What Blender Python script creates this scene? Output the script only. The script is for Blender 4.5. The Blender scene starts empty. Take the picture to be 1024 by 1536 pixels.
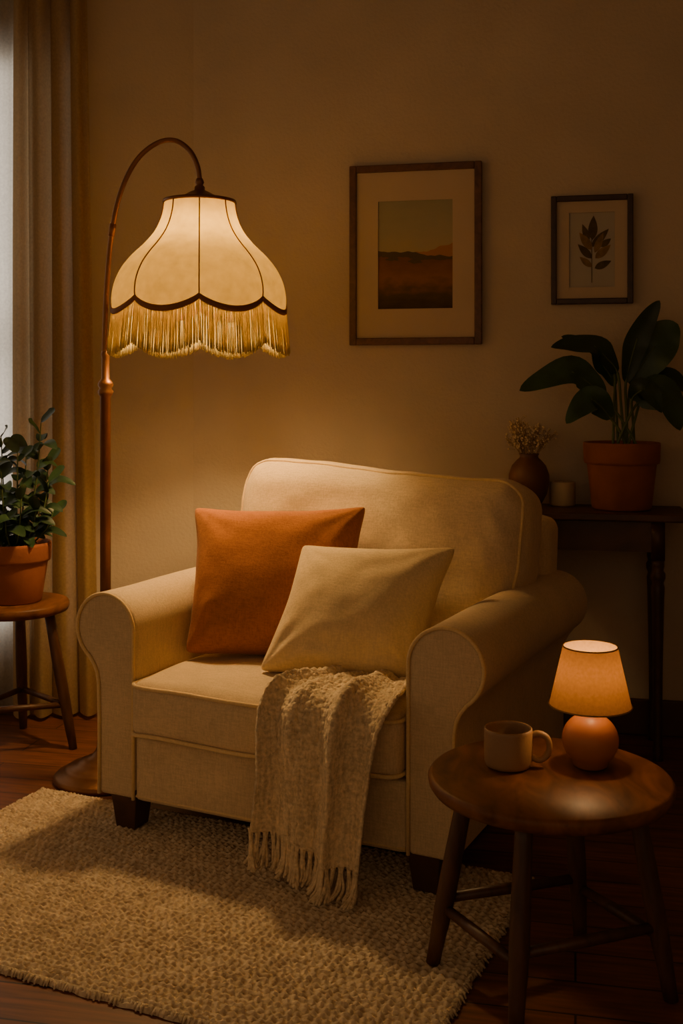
import bpy, bmesh, math, random
from mathutils import Vector, Matrix, noise
random.seed(7)
D = bpy.data
S = bpy.context.scene
pi = math.pi

# ---------------------------------------------------------------- materials
def new_mat(name):
    m = D.materials.new(name); m.use_nodes = True
    nt = m.node_tree
    return m, nt, nt.nodes["Principled BSDF"], nt.nodes["Material Output"]

def N(nt, t, **kw):
    n = nt.nodes.new(t)
    for k, v in kw.items(): setattr(n, k, v)
    return n

def ramp(nt, stops):
    r = N(nt, "ShaderNodeValToRGB")
    e = r.color_ramp.elements
    while len(e) < len(stops): e.new(0.5)
    for i, (p, c) in enumerate(stops):
        e[i].position = p; e[i].color = (c[0], c[1], c[2], 1)
    return r

def mth(nt, op, a, b2):
    n_ = N(nt, "ShaderNodeMath", operation=op)
    for i, q in enumerate((a, b2)):
        if isinstance(q, (int, float)): n_.inputs[i].default_value = q
        else: nt.links.new(q, n_.inputs[i])
    return n_.outputs[0]

def simple(name, col, rough=0.6, bump=0.0, bscale=60, var=0.15, vscale=8, sheen=0.0, metal=0.0, spec=0.5, stretch=(1,1,1), detail=4):
    m, nt, b, o = new_mat(name)
    tc = N(nt, "ShaderNodeTexCoord"); mp = N(nt, "ShaderNodeMapping")
    mp.inputs["Scale"].default_value = stretch
    nt.links.new(tc.outputs["Object"], mp.inputs[0])
    nz = N(nt, "ShaderNodeTexNoise"); nz.inputs["Scale"].default_value = vscale; nz.inputs["Detail"].default_value = detail
    nt.links.new(mp.outputs[0], nz.inputs["Vector"])
    lo = [c*(1-var) for c in col]; hi = [min(1, c*(1+var)) for c in col]
    r = ramp(nt, [(0.3, lo), (0.7, hi)])
    nt.links.new(nz.outputs[0], r.inputs[0]); nt.links.new(r.outputs[0], b.inputs["Base Color"])
    b.inputs["Roughness"].default_value = rough; b.inputs["Metallic"].default_value = metal
    b.inputs["Specular IOR Level"].default_value = spec
    if bump:
        n2 = N(nt, "ShaderNodeTexNoise"); n2.inputs["Scale"].default_value = bscale; n2.inputs["Detail"].default_value = 3
        nt.links.new(mp.outputs[0], n2.inputs["Vector"])
        bp = N(nt, "ShaderNodeBump"); bp.inputs["Strength"].default_value = bump; bp.inputs["Distance"].default_value = 0.004
        nt.links.new(n2.outputs[0], bp.inputs["Height"]); nt.links.new(bp.outputs[0], b.inputs["Normal"])
    return m

def fabric(name, col, var=0.15, thread=230, bump=0.35, dist=0.0025, grain=280):
    """woven cloth: crossed thread noise + fine grain"""
    m, nt, b, o = new_mat(name)
    tc = N(nt, "ShaderNodeTexCoord")
    outs = []
    for sc in ((0.15, 1, 1.0), (1.0, 1, 0.15)):
        mp = N(nt, "ShaderNodeMapping"); mp.inputs["Scale"].default_value = sc; nt.links.new(tc.outputs["Object"], mp.inputs[0])
        nz = N(nt, "ShaderNodeTexNoise"); nz.inputs["Scale"].default_value = thread; nz.inputs["Detail"].default_value = 2
        nt.links.new(mp.outputs[0], nz.inputs["Vector"]); outs.append(nz.outputs[0])
    g = N(nt, "ShaderNodeTexNoise"); g.inputs["Scale"].default_value = grain; g.inputs["Detail"].default_value = 3; nt.links.new(tc.outputs["Object"], g.inputs["Vector"])
    lo = N(nt, "ShaderNodeTexNoise"); lo.inputs["Scale"].default_value = 7; lo.inputs["Detail"].default_value = 3; nt.links.new(tc.outputs["Object"], lo.inputs["Vector"])
    th = mth(nt, 'ADD', mth(nt, 'ADD', mth(nt, 'MULTIPLY', outs[0], 0.33), mth(nt, 'MULTIPLY', outs[1], 0.33)), mth(nt, 'MULTIPLY', g.outputs[0], 0.34))
    cv_ = mth(nt, 'ADD', mth(nt, 'MULTIPLY', th, 0.8), mth(nt, 'MULTIPLY', lo.outputs[0], 0.2))
    r = ramp(nt, [(0.41, [c*(1-var) for c in col]), (0.59, [min(1, c*(1+var)) for c in col])])
    nt.links.new(cv_, r.inputs[0]); nt.links.new(r.outputs[0], b.inputs["Base Color"])
    bp = N(nt, "ShaderNodeBump"); bp.inputs["Strength"].default_value = bump; bp.inputs["Distance"].default_value = dist
    nt.links.new(th, bp.inputs["Height"]); nt.links.new(bp.outputs[0], b.inputs["Normal"])
    b.inputs["Roughness"].default_value = 0.95; b.inputs["Specular IOR Level"].default_value = 0.12
    b.inputs["Sheen Weight"].default_value = 0.12
    return m

def wood(name, c1, c2, rough=0.4, scale=(2, 30, 2), spec=0.5):
    m, nt, b, o = new_mat(name)
    tc = N(nt, "ShaderNodeTexCoord"); mp = N(nt, "ShaderNodeMapping"); mp.inputs["Scale"].default_value = scale
    nt.links.new(tc.outputs["Object"], mp.inputs[0])
    nz = N(nt, "ShaderNodeTexNoise"); nz.inputs["Scale"].default_value = 3; nz.inputs["Detail"].default_value = 8; nz.inputs["Distortion"].default_value = 1.2
    nt.links.new(mp.outputs[0], nz.inputs["Vector"])
    r = ramp(nt, [(0.3, c1), (0.7, c2)]); nt.links.new(nz.outputs[0], r.inputs[0])
    nt.links.new(r.outputs[0], b.inputs["Base Color"]); b.inputs["Roughness"].default_value = rough
    b.inputs["Specular IOR Level"].default_value = spec
    bp = N(nt, "ShaderNodeBump"); bp.inputs["Strength"].default_value = 0.15; bp.inputs["Distance"].default_value = 0.002
    nt.links.new(nz.outputs[0], bp.inputs["Height"]); nt.links.new(bp.outputs[0], b.inputs["Normal"])
    return m

def translucent(name, col, tcol, fac=0.5, bscale=40, lo=0.82):
    m = D.materials.new(name); m.use_nodes = True; nt = m.node_tree
    nt.nodes.remove(nt.nodes["Principled BSDF"]); o = nt.nodes["Material Output"]
    d = N(nt, "ShaderNodeBsdfDiffuse"); t = N(nt, "ShaderNodeBsdfTranslucent"); mx = N(nt, "ShaderNodeMixShader")
    tc = N(nt, "ShaderNodeTexCoord"); nz = N(nt, "ShaderNodeTexNoise"); nz.inputs["Scale"].default_value = bscale; nz.inputs["Detail"].default_value = 5
    nt.links.new(tc.outputs["Object"], nz.inputs["Vector"])
    for sh, c in ((d, col), (t, tcol)):
        r = ramp(nt, [(0.3, [x*lo for x in c]), (0.7, c)]); nt.links.new(nz.outputs[0], r.inputs[0]); nt.links.new(r.outputs[0], sh.inputs["Color"])
    mx.inputs[0].default_value = fac
    nt.links.new(d.outputs[0], mx.inputs[1]); nt.links.new(t.outputs[0], mx.inputs[2])
    nt.links.new(mx.outputs[0], o.inputs[0])
    return m

def emissive(name, col, st):
    m, nt, b, o = new_mat(name)
    b.inputs["Base Color"].default_value = (*col, 1)
    b.inputs["Emission Color"].default_value = (*col, 1); b.inputs["Emission Strength"].default_value = st
    return m

M = {}
M['cream'] = fabric("cream_upholstery", (0.60, 0.455, 0.275), 0.13)
M['piping'] = fabric("piping_fabric", (0.70, 0.51, 0.26), 0.08)
M['orange'] = fabric("rust_linen", (0.38, 0.135, 0.030), 0.18)
M['pcream'] = fabric("cream_linen", (0.68, 0.51, 0.28), 0.11)
M['dkwood'] = wood("dark_wood", (0.045, 0.018, 0.008), (0.09, 0.037, 0.016), 0.45)
M['tabwood'] = wood("walnut_wood", (0.08, 0.028, 0.009), (0.23, 0.085, 0.025), 0.48, (6, 2.0, 6), 0.3)
M['legwood'] = wood("leg_wood", (0.05, 0.02, 0.008), (0.105, 0.042, 0.016), 0.45, (10, 10, 2))
M['framewood'] = wood("frame_wood", (0.075, 0.03, 0.012), (0.15, 0.065, 0.025), 0.4, (8, 8, 8))
M['framedark'] = wood("frame_dark_wood", (0.03, 0.014, 0.008), (0.055, 0.026, 0.012), 0.4, (8, 8, 8))
M['bronze'] = simple("antique_bronze", (0.22, 0.095, 0.035), 0.38, metal=0.75, var=0.2)
M['trim'] = simple("shade_trim", (0.24, 0.095, 0.026), 0.8, var=0.15)
M['terra'] = simple("terracotta", (0.29, 0.09, 0.034), 0.85, bump=0.2, bscale=80, var=0.18, vscale=10)
M['soil'] = simple("soil", (0.03, 0.018, 0.01), 1, bump=0.8, bscale=80)
M['leaf'] = simple("leaf_dark", (0.020, 0.044, 0.017), 0.45, var=0.3, vscale=14)
M['leaf2'] = simple("leaf_mid", (0.035, 0.075, 0.026), 0.45, var=0.3, vscale=14)
M['stem'] = simple("stem_green", (0.09, 0.13, 0.035), 0.6)
M['twig'] = simple("dried_twig", (0.40, 0.28, 0.14), 0.9)
M['bloom'] = simple("dried_bloom", (0.68, 0.54, 0.32), 0.9)
M['vase'] = simple("vase_ceramic", (0.15, 0.06, 0.028), 0.5, var=0.1)
M['candle'] = simple("candle_wax", (0.50, 0.40, 0.25), 0.6, var=0.05)
M['mug'] = simple("mug_stoneware", (0.30, 0.17, 0.08), 0.5, bump=0.15, bscale=200, var=0.10)
M['coffee'] = simple("coffee", (0.05, 0.02, 0.008), 0.15)
M['lampclay'] = simple("lamp_ceramic", (0.34, 0.12, 0.035), 0.45, var=0.1)
M['mat'] = simple("mat_board", (0.50, 0.40, 0.29), 0.9, var=0.03)
M['paper'] = simple("paper", (0.40, 0.37, 0.31), 0.9, var=0.05)
M['ink1'] = simple("ink_olive", (0.09, 0.065, 0.025), 0.9, var=0.3, vscale=40)
M['ink2'] = simple("ink_ochre", (0.22, 0.14, 0.05), 0.9, var=0.3, vscale=40)
M['wall'] = simple("wall_plaster", (0.53, 0.44, 0.33), 0.95, bump=0.5, bscale=80, var=0.06, vscale=3, spec=0.2)
M['ceil'] = simple("ceiling_plaster", (0.5, 0.42, 0.32), 0.95, spec=0.2)
M['base'] = simple("baseboard_paint", (0.09, 0.04, 0.02), 0.5)
M['white'] = simple("window_paint", (0.6, 0.55, 0.45), 0.5)
M['shade'] = translucent("shade_silk", (0.60, 0.47, 0.22), (0.155, 0.105, 0.024), 0.42, bscale=30, lo=0.78)
M['fringe'] = translucent("fringe_thread", (0.74, 0.63, 0.30), (0.66, 0.52, 0.18), 0.5, bscale=80)
M['mshade'] = translucent("mini_shade_linen", (0.52, 0.32, 0.14), (0.165, 0.073, 0.017), 0.45, bscale=150)
M['curtain'] = translucent("curtain_linen", (0.48, 0.33, 0.17), (0.62, 0.50, 0.33), 0.45, bscale=120)
M['sheer'] = translucent("sheer_voile", (0.6, 0.55, 0.45), (0.80, 0.76, 0.68), 0.65, bscale=120)
M['bulb'] = emissive("bulb_glass", (1, 0.7, 0.35), 6)
M['throw'] = fabric("throw_wool", (0.64, 0.495, 0.31), 0.26, thread=110, bump=1.0, dist=0.006, grain=150)

# rug
m, nt, b, o = new_mat("rug_wool"); M['rug'] = m
tc = N(nt, "ShaderNodeTexCoord")
v = N(nt, "ShaderNodeTexVoronoi"); v.inputs["Scale"].default_value = 100
nz = N(nt, "ShaderNodeTexNoise"); nz.inputs["Scale"].default_value = 40; nz.inputs["Detail"].default_value = 8
for n_ in (v, nz): nt.links.new(tc.outputs["Object"], n_.inputs["Vector"])
r = ramp(nt, [(0.32, (0.47, 0.36, 0.235)), (0.68, (0.72, 0.58, 0.40))]); nt.links.new(nz.outputs[0], r.inputs[0])
nt.links.new(r.outputs[0], b.inputs["Base Color"]); b.inputs["Roughness"].default_value = 1; b.inputs["Specular IOR Level"].default_value = 0.05
ad = mth(nt, 'ADD', v.outputs[0], nz.outputs[0])
bp = N(nt, "ShaderNodeBump"); bp.inputs["Strength"].default_value = 0.6; bp.inputs["Distance"].default_value = 0.006
nt.links.new(ad, bp.inputs["Height"]); nt.links.new(bp.outputs[0], b.inputs["Normal"])

# floor planks
m, nt, b, o = new_mat("floor_planks"); M['floor'] = m
tc = N(nt, "ShaderNodeTexCoord"); mp = N(nt, "ShaderNodeMapping"); mp.inputs["Rotation"].default_value = (0, 0, math.radians(12))
nt.links.new(tc.outputs["Object"], mp.inputs[0])
br = N(nt, "ShaderNodeTexBrick"); br.inputs["Scale"].default_value = 1; br.inputs["Brick Width"].default_value = 1.2; br.inputs["Row Height"].default_value = 0.12
br.inputs["Mortar Size"].default_value = 0.0025; br.inputs["Color1"].default_value = (0.19, 0.064, 0.022, 1); br.inputs["Color2"].default_value = (0.135, 0.045, 0.015, 1)
br.inputs["Mortar"].default_value = (0.02, 0.008, 0.004, 1)
nt.links.new(mp.outputs[0], br.inputs["Vector"])
m2 = N(nt, "ShaderNodeMapping"); m2.inputs["Scale"].default_value = (2, 25, 2); nt.links.new(mp.outputs[0], m2.inputs[0])
nz = N(nt, "ShaderNodeTexNoise"); nz.inputs["Scale"].default_value = 3; nz.inputs["Detail"].default_value = 8; nt.links.new(m2.outputs[0], nz.inputs["Vector"])
r = ramp(nt, [(0.3, (0.5, 0.5, 0.5)), (0.7, (1.3, 1.25, 1.15))]); nt.links.new(nz.outputs[0], r.inputs[0])
mx = N(nt, "ShaderNodeMix", data_type='RGBA', blend_type='MULTIPLY'); mx.inputs[0].default_value = 1
nt.links.new(br.outputs[0], mx.inputs[6]); nt.links.new(r.outputs[0], mx.inputs[7]); nt.links.new(mx.outputs[2], b.inputs["Base Color"])
b.inputs["Roughness"].default_value = 0.45

# ---------------------------------------------------------------- mesh helpers
def link(o): S.collection.objects.link(o); return o

def empty(name, loc=(0, 0, 0), rz=0):
    e = D.objects.new(name, None); e.location = loc; e.rotation_euler = (0, 0, rz); e.empty_display_size = 0.1
    return link(e)

class MB:
    def __init__(s): s.v = []; s.f = []; s.mi = []
    def add(s, vs, fs, mi=0):
        o = len(s.v); s.v += [tuple(x) for x in vs]; s.f += [tuple(i+o for i in f) for f in fs]; s.mi += [mi]*len(fs)
    def obj(s, name, mats, parent=None, smooth=True, loc=(0, 0, 0), rz=0):
        me = D.meshes.new(name); me.from_pydata(s.v, [], s.f)
        if not isinstance(mats, (list, tuple)): mats = [mats]
        for m_ in mats: me.materials.append(m_)
        me.polygons.foreach_set("material_index", s.mi)
        me.polygons.foreach_set("use_smooth", [smooth]*len(s.f))
        bm = bmesh.new(); bm.from_mesh(me); bmesh.ops.recalc_face_normals(bm, faces=bm.faces); bm.to_mesh(me); bm.free()
        me.update()
        o = D.objects.new(name, me); o.location = loc; o.rotation_euler = (0, 0, rz); link(o)
        if parent: o.parent = parent
        return o

def tube_data(path, rad, n=8, closed=False):
    P = [Vector(p) for p in path]; L = len(P)
    R = rad if isinstance(rad, (list, tuple)) else [rad]*L
    vs = []; fs = []
    prev = None
    for i in range(L):
        if closed: t = (P[(i+1) % L]-P[i-1])
        else: t = P[min(i+1, L-1)]-P[max(i-1, 0)]
        if t.length < 1e-9: t = Vector((0, 0, 1))
        t.normalize()
        if prev is None:
            a = Vector((0, 0, 1)) if abs(t.z) < 0.9 else Vector((1, 0, 0))
            nrm = t.cross(a).normalized()
        else:
            nrm = prev - t*prev.dot(t)
            nrm = nrm.normalized() if nrm.length > 1e-6 else t.orthogonal().normalized()
        prev = nrm; bn = t.cross(nrm)
        for k in range(n):
            a = 2*pi*k/n
            vs.append(P[i] + (nrm*math.cos(a)+bn*math.sin(a))*R[i])
    for i in range(L if closed else L-1):
        j = (i+1) % L
        for k in range(n):
            k2 = (k+1) % n
            fs.append((i*n+k, i*n+k2, j*n+k2, j*n+k))
    if not closed:
        fs.append(tuple(range(n))[::-1]); fs.append(tuple((L-1)*n+k for k in range(n)))
    return vs, fs

def lathe_data(prof, n=48, c=(0, 0, 0)):
    vs = []; fs = []
    for (r_, z) in prof:
        for k in range(n):
            a = 2*pi*k/n; vs.append((c[0]+r_*math.cos(a), c[1]+r_*math.sin(a), c[2]+z))
    for i in range(len(prof)-1):
        for k in range(n):
            k2 = (k+1) % n
            fs.append((i*n+k, i*n+k2, (i+1)*n+k2, (i+1)*n+k))
    if prof[0][0] > 1e-4: fs.append(tuple(range(n))[::-1])
    if prof[-1][0] > 1e-4: fs.append(tuple((len(prof)-1)*n+k for k in range(n)))
    return vs, fs

def box_data(x0, x1, y0, y1, z0, z1):
    vs = [(x0,y0,z0),(x1,y0,z0),(x1,y1,z0),(x0,y1,z0),(x0,y0,z1),(x1,y0,z1),(x1,y1,z1),(x0,y1,z1)]
    fs = [(0,3,2,1),(4,5,6,7),(0,1,5,4),(1,2,6,5),(2,3,7,6),(3,0,4,7)]
    return vs, fs

def rbox_data(c, h, r_, cuts=22, deform=None):
    bm = bmesh.new(); bmesh.ops.create_cube(bm, size=2)
    bmesh.ops.subdivide_edges(bm, edges=bm.edges[:], cuts=cuts, use_grid_fill=True)
    for v_ in bm.verts:
        p = Vector([math.sin(max(-1, min(1, q))*pi/2)*hh for q, hh in zip(v_.co, h)])
        inn = Vector([max(-(hh-r_), min(hh-r_, q)) for q, hh in zip(p, h)])
        d = p-inn
        if d.length > 1e-7: p = inn + d.normalized()*r_
        if deform: p = deform(p)
        v_.co = p + Vector(c)
    bm.verts.index_update()
    vs = [v_.co.copy() for v_ in bm.verts]; fs = [tuple(v_.index for v_ in f.verts) for f in bm.faces]
    bm.free(); return vs, fs

def bevel(o, w, seg=3, ang=40):
    b_ = o.modifiers.new("bevel", 'BEVEL'); b_.width = w; b_.segments = seg; b_.limit_method = 'ANGLE'; b_.angle_limit = math.radians(ang)
    return o

def smooth_path(pts, n=8, closed=False):
    P = [Vector(p) for p in pts]; L = len(P); out = []
    rng = L if closed else L-1
    for i in range(rng):
        if closed: p0, p1, p2, p3 = P[i-1], P[i], P[(i+1) % L], P[(i+2) % L]
        else: p0, p1, p2, p3 = P[max(i-1, 0)], P[i], P[i+1], P[min(i+2, L-1)]
        for k in range(n):
            t = k/n
            out.append(0.5*((2*p1)+(p2-p0)*t+(2*p0-5*p1+4*p2-p3)*t*t+(3*p1-p0-3*p2+p3)*t**3))
    if not closed: out.append(P[-1])
    return out

def leaf_data(path, width, hint, fold=0.25, nseg=12, round_=0.8, wave=0.0):
    P = smooth_path(path, max(2, nseg//(len(path)-1)))
    L = len(P); vs = []; fs = []; hint = Vector(hint)
    ph = random.random()*6
    for i, p in enumerate(P):
        t = i/(L-1); tg = (P[min(i+1, L-1)]-P[max(i-1, 0)]).normalized()
        side = tg.cross(hint)
        side = side.normalized() if side.length > 1e-5 else tg.orthogonal().normalized()
        up = side.cross(tg)
        w = width*0.5*(math.sin(pi*min(1, t**round_))**0.75 if 0 < t < 1 else 0.02)
        for j in (-1, -0.55, 0, 0.55, 1):
            q = p + side*w*j + up*(abs(j)*w*fold + wave*w*abs(j)*math.sin(t*14+ph+j))
            vs.append(q)
    for i in range(L-1):
        for j in range(4):
            a = i*5+j; fs.append((a, a+1, a+6, a+5))
    return vs, fs

# ---------------------------------------------------------------- camera
cam = D.cameras.new("camera"); co = D.objects.new("camera", cam); link(co)
co.location = (0, 0, 1.2); co.rotation_euler = (pi/2, 0, 0)
cam.sensor_fit = 'VERTICAL'; cam.sensor_height = 36; cam.lens = 36*1650/1536; cam.shift_y = -183/1536
cam.clip_start = 0.05
S.camera = co

# ---------------------------------------------------------------- room
C = Vector((-0.562, 4.18, 0)); RB = math.radians(-12); RL = math.radians(5.74)
b_ = MB(); b_.add(*box_data(-3.5, 3.5, -1.5, 5.6, -0.1, 0)); b_.obj("floor", M['floor'], smooth=False)
b_ = MB(); b_.add(*box_data(-3.5, 3.5, -1.5, 5.6, 2.85, 2.95)); b_.obj("ceiling", M['ceil'], smooth=False)
b_ = MB(); b_.add(*box_data(-0.1, 2.35, 0, 0.12, 0, 2.85)); b_.obj("wall_back", M['wall'], smooth=False, loc=C, rz=RB)
b_ = MB(); b_.add(*box_data(2.23, 2.35, -3.0, 0.0, 0, 2.85)); b_.obj("light_block_wall", M['wall'], smooth=False, loc=C, rz=RB)  # unseen wall, added to block ambient light and dim the right side
wx0, wx1, wz0, wz1 = -1.75, -0.56, 0.30, 2.45
b_ = MB()
b_.add(*box_data(-2.9, wx0, 0, 0.12, 0, 2.85)); b_.add(*box_data(wx1, 0, 0, 0.12, 0, 2.85))
b_.add(*box_data(wx0, wx1, 0, 0.12, 0, wz0)); b_.add(*box_data(wx0, wx1, 0, 0.12, wz1, 2.85))
b_.obj("wall_left", M['wall'], smooth=False, loc=C, rz=RL)
win = empty("window_1", C, RL)
b_ = MB(); t = 0.05
b_.add(*box_data(wx0, wx0+t, 0.03, 0.09, wz0, wz1)); b_.add(*box_data(wx1-t, wx1, 0.03, 0.09, wz0, wz1))
b_.add(*box_data(wx0+t, wx1-t, 0.03, 0.09, wz0, wz0+t)); b_.add(*box_data(wx0+t, wx1-t, 0.03, 0.09, wz1-t, wz1))
xm = (wx0+wx1)/2
b_.add(*box_data(xm-0.02, xm+0.02, 0.035, 0.085, wz0+t, wz1-t)); b_.add(*box_data(wx0+t, wx1-t, 0.04, 0.08, 1.36, 1.40))
b_.obj("window_frame", M['white'], win, smooth=False)
b_ = MB(); b_.add(*box_data(0.0, 2.21, -0.018, 0, 0, 0.125)); bevel(b_.obj("baseboard_back", M['base'], smooth=False, loc=C, rz=RB), 0.006)
b_ = MB(); b_.add(*box_data(2.212, 2.23, -3.0, 0, 0, 0.125)); bevel(b_.obj("light_block_baseboard", M['base'], smooth=False, loc=C, rz=RB), 0.006)  # trim along the added light-blocking wall, out of view
b_ = MB(); b_.add(*box_data(-2.8, 0.0, -0.018, 0, 0, 0.125)); bevel(b_.obj("baseboard_left", M['base'], smooth=False, loc=C, rz=RL), 0.006)

# ---------------------------------------------------------------- curtains
def curtain(name, mat, x0t, x1t, x0b, x1b, y0, amp, folds, zt, zb, parent, seed=0, nx=260, nz=30):
    mb = MB(); vs = []; fs = []
    for j in range(nz+1):
        t = j/nz; z = zt+(zb-zt)*t
        for i in range(nx+1):
            s = i/nx; x = (x0t+(x0b-x0t)*t)*(1-s)+(x1t+(x1b-x1t)*t)*s
            w = s*folds*2*pi + 1.3*math.sin(s*5+seed) + 0.4*math.sin(t*3+s*9)
            f = math.sin(w)+0.25*math.sin(2*w+1)
            a = amp*(0.75+0.35*t)*(0.8+0.35*math.sin(s*17+seed))
            vs.append((x+0.35*a*math.cos(w), y0+a*f, z))
    for j in range(nz):
        for i in range(nx):
            a = j*(nx+1)+i; fs.append((a, a+1, a+nx+2, a+nx+1))
    mb.add(vs, fs)
    return mb.obj(name, mat, parent)
cur = empty("window_curtain", C, RL)
curtain("drape", M['curtain'], -0.655, -0.385, -0.66, -0.345, -0.115, 0.034, 4.4, 2.70, 0.015, cur, 0.3)
curtain("drape_outer", M['curtain'], -2.25, -1.75, -2.25, -1.7, -0.115, 0.030, 6.0, 2.70, 0.015, cur, 1.3)
curtain("sheer", M['sheer'], -1.85, -0.56, -1.85, -0.56, -0.05, 0.014, 18, 2.68, 0.03, cur, 2.0, nx=500)
b_ = MB(); b_.add(*tube_data([(-2.4, -0.115, 2.74), (-0.3, -0.115, 2.74)], 0.014, 12))
b_.add(*tube_data([(-2.3, -0.115, 2.74), (-2.3, 0, 2.74)], 0.01, 8)); b_.add(*tube_data([(-0.33, -0.115, 2.74), (-0.33, 0, 2.74)], 0.01, 8))
b_.obj("curtain_rod", M['bronze'], cur)

# ---------------------------------------------------------------- rug
RR = math.radians(-24)
rug_u0, rug_u1, rug_v0, rug_v1 = -2.15, -0.66, 1.78, 2.64
uu = Vector((math.cos(RR), math.sin(RR))); vv = Vector((-math.sin(RR), math.cos(RR)))
cu, cv = (rug_u0+rug_u1)/2, (rug_v0+rug_v1)/2
rc = uu*cu+vv*cv
hw, hh = (rug_u1-rug_u0)/2, (rug_v1-rug_v0)/2
mb = MB(); vs = []; fs = []
nx, ny = 600, 350
for j in range(ny+1):
    for i in range(nx+1):
        x = -hw+2*hw*i/nx; y = -hh+2*hh*j/ny
        ed = min(hw-abs(x), hh-abs(y))
        e = min(1, ed/0.018); e = math.sqrt(max(0, 1-(1-e)**2))
        wob = 0.007*noise.noise(Vector((x*9, y*9, 0)))+0.0015*noise.noise(Vector((x*45, y*45, 2)))
        k = noise.noise(Vector((x*16, y*16, 3)))*1.4
        row = math.sin((y+wob)*2*pi/0.016 + k)
        col = math.sin(x*2*pi/0.020 + 2.0*noise.noise(Vector((x*30, y*60, 7))) + (1.57 if int((y+9)/0.016) % 2 else 0))
        z = 0.011 + 0.0034*row + 0.0024*col + 0.0024*noise.noise(Vector((x*70, y*70, 1))) + 0.002*noise.noise(Vector((x*7, y*7, 5)))
        jx = 0.008*noise.noise(Vector((x*25, y*25, 11))) if ed < 0.02 else 0
        vs.append((x+jx, y+jx, 0.001+max(0.001, z)*e))
for j in range(ny):
    for i in range(nx):
        a = j*(nx+1)+i; fs.append((a, a+1, a+nx+2, a+nx+1))
mb.add(vs, fs)
for k in range(2800):
    side = random.choice((0, 0, 1, 2, 2, 3)); s = random.uniform(-1, 1)
    if side == 0: p = Vector((s*hw, -hh, 0.007)); d = Vector((0, -1, 0))
    elif side == 1: p = Vector((hw, s*hh, 0.007)); d = Vector((1, 0, 0))
    elif side == 2: p = Vector((s*hw, hh, 0.007)); d = Vector((0, 1, 0))
    else: p = Vector((-hw, s*hh, 0.007)); d = Vector((-1, 0, 0))
    j = Vector((random.uniform(-.6, .6), random.uniform(-.6, .6), 0)); q = p-d*0.012
    L = random.uniform(0.004, 0.012)
    mb.add(*tube_data([q, q+(d+j)*L*0.6+Vector((0, 0, 0.004)), q+(d+j*1.5)*L+Vector((0, 0, -0.004))], [0.0045, 0.004, 0.002], 5))
rug = mb.obj("area_rug", M['rug'], loc=(rc.x, rc.y, 0), rz=RR)

# ---------------------------------------------------------------- armchair
ch = empty("armchair", (-0.20, 2.775, 0), math.radians(-26))
AD = 0.99
def arm_profile(sgn):
    cx, cz, r_ = 0.492, 0.552, 0.098
    pts = [(0.394, 0.10), (0.394, 0.30)]
    for k in range(0, 27):
        a = math.radians(180 - k*(180+55)/26); pts.append((cx+r_*math.cos(a), cz+r_*math.sin(a)))
    pts += [(0.533, 0.452), (0.522, 0.43), (0.517, 0.40), (0.515, 0.30), (0.515, 0.10)]
    return [(sgn*x, z) for x, z in pts]
for sgn, nm in ((-1, "arm_left"), (1, "arm_right")):
    pr = arm_profile(sgn); n = len(pr); mb = MB(); vs = []; fs = []
    ys = [0, 0.15, 0.3, 0.45, 0.6, 0.75, 0.87, AD]
    for y in ys:
        for (x, z) in pr:
            wv = 0.005*noise.noise(Vector((x*5, y*6, z*5))) if 0 < y < AD else 0
            vs.append((x+wv, y, z+wv-0.012*max(0, (y-0.5))*2))
    for j in range(len(ys)-1):
        for i in range(n):
            i2 = (i+1) % n; fs.append((j*n+i, j*n+i2, (j+1)*n+i2, (j+1)*n+i))
    fs.append(tuple(range(n))); fs.append(tuple((len(ys)-1)*n+i for i in range(n))[::-1])
    mb.add(vs, fs); bevel(mb.obj(nm, M['cream'], ch), 0.014, 4)
    path = [Vector((x, -0.001, z)) for x, z in pr]
    path = [p+(Vector((sgn*0.47, 0, max(0.12, min(0.552, p.z))))-Vector((p.x, 0, p.z))).normalized()*0.004 for p in path]
    mb = MB(); mb.add(*tube_data(path, 0.005, 8)); mb.obj(nm+"_piping", M['piping'], ch)
mb = MB(); mb.add(*rbox_data((0, 0.50, 0.195), (0.40, 0.47, 0.095), 0.02, 8)); mb.obj("seat_base", M['cream'], ch)
def rail_def(p):
    p = p.copy()
    if p.y < 0: p.y -= 0.008*(1-(p.x/0.4)**2)*(1-(p.z/0.1)**2)
    return p
mb = MB(); mb.add(*rbox_data((0, 0.035, 0.187), (0.393, 0.035, 0.087), 0.012, 18, rail_def)); mb.obj("front_rail", M['cream'], ch)
mb = MB(); mb.add(*tube_data([(-0.39, 0.003, 0.112), (0, -0.003, 0.112), (0.39, 0.003, 0.112)], 0.004, 8)); mb.obj("rail_piping", M['piping'], ch)
def seat_def(p):
    p = p.copy(); fx = 1-(p.x/0.385)**2; fy = 1-(p.y/0.29)**2
    fx = max(0, fx); fy = max(0, fy)
    if p.z > 0: p.z += 0.024*(fx*fy)**0.6
    if p.y < -0.2: p.y -= 0.016*fx*(1-(p.z/0.08)**2 if abs(p.z) < 0.08 else 0) + 0.010*fx
    p += Vector((0, 0.002, 0.005))*noise.noise(Vector((p.x*7, p.y*7, p.z*7+3)))
    return p
mb = MB(); sc = Vector((0, 0.255, 0.354)); mb.add(*rbox_data(sc, (0.388, 0.29, 0.074), 0.03, 36, seat_def)); mb.obj("seat_cushion", M['cream'], ch)
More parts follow.
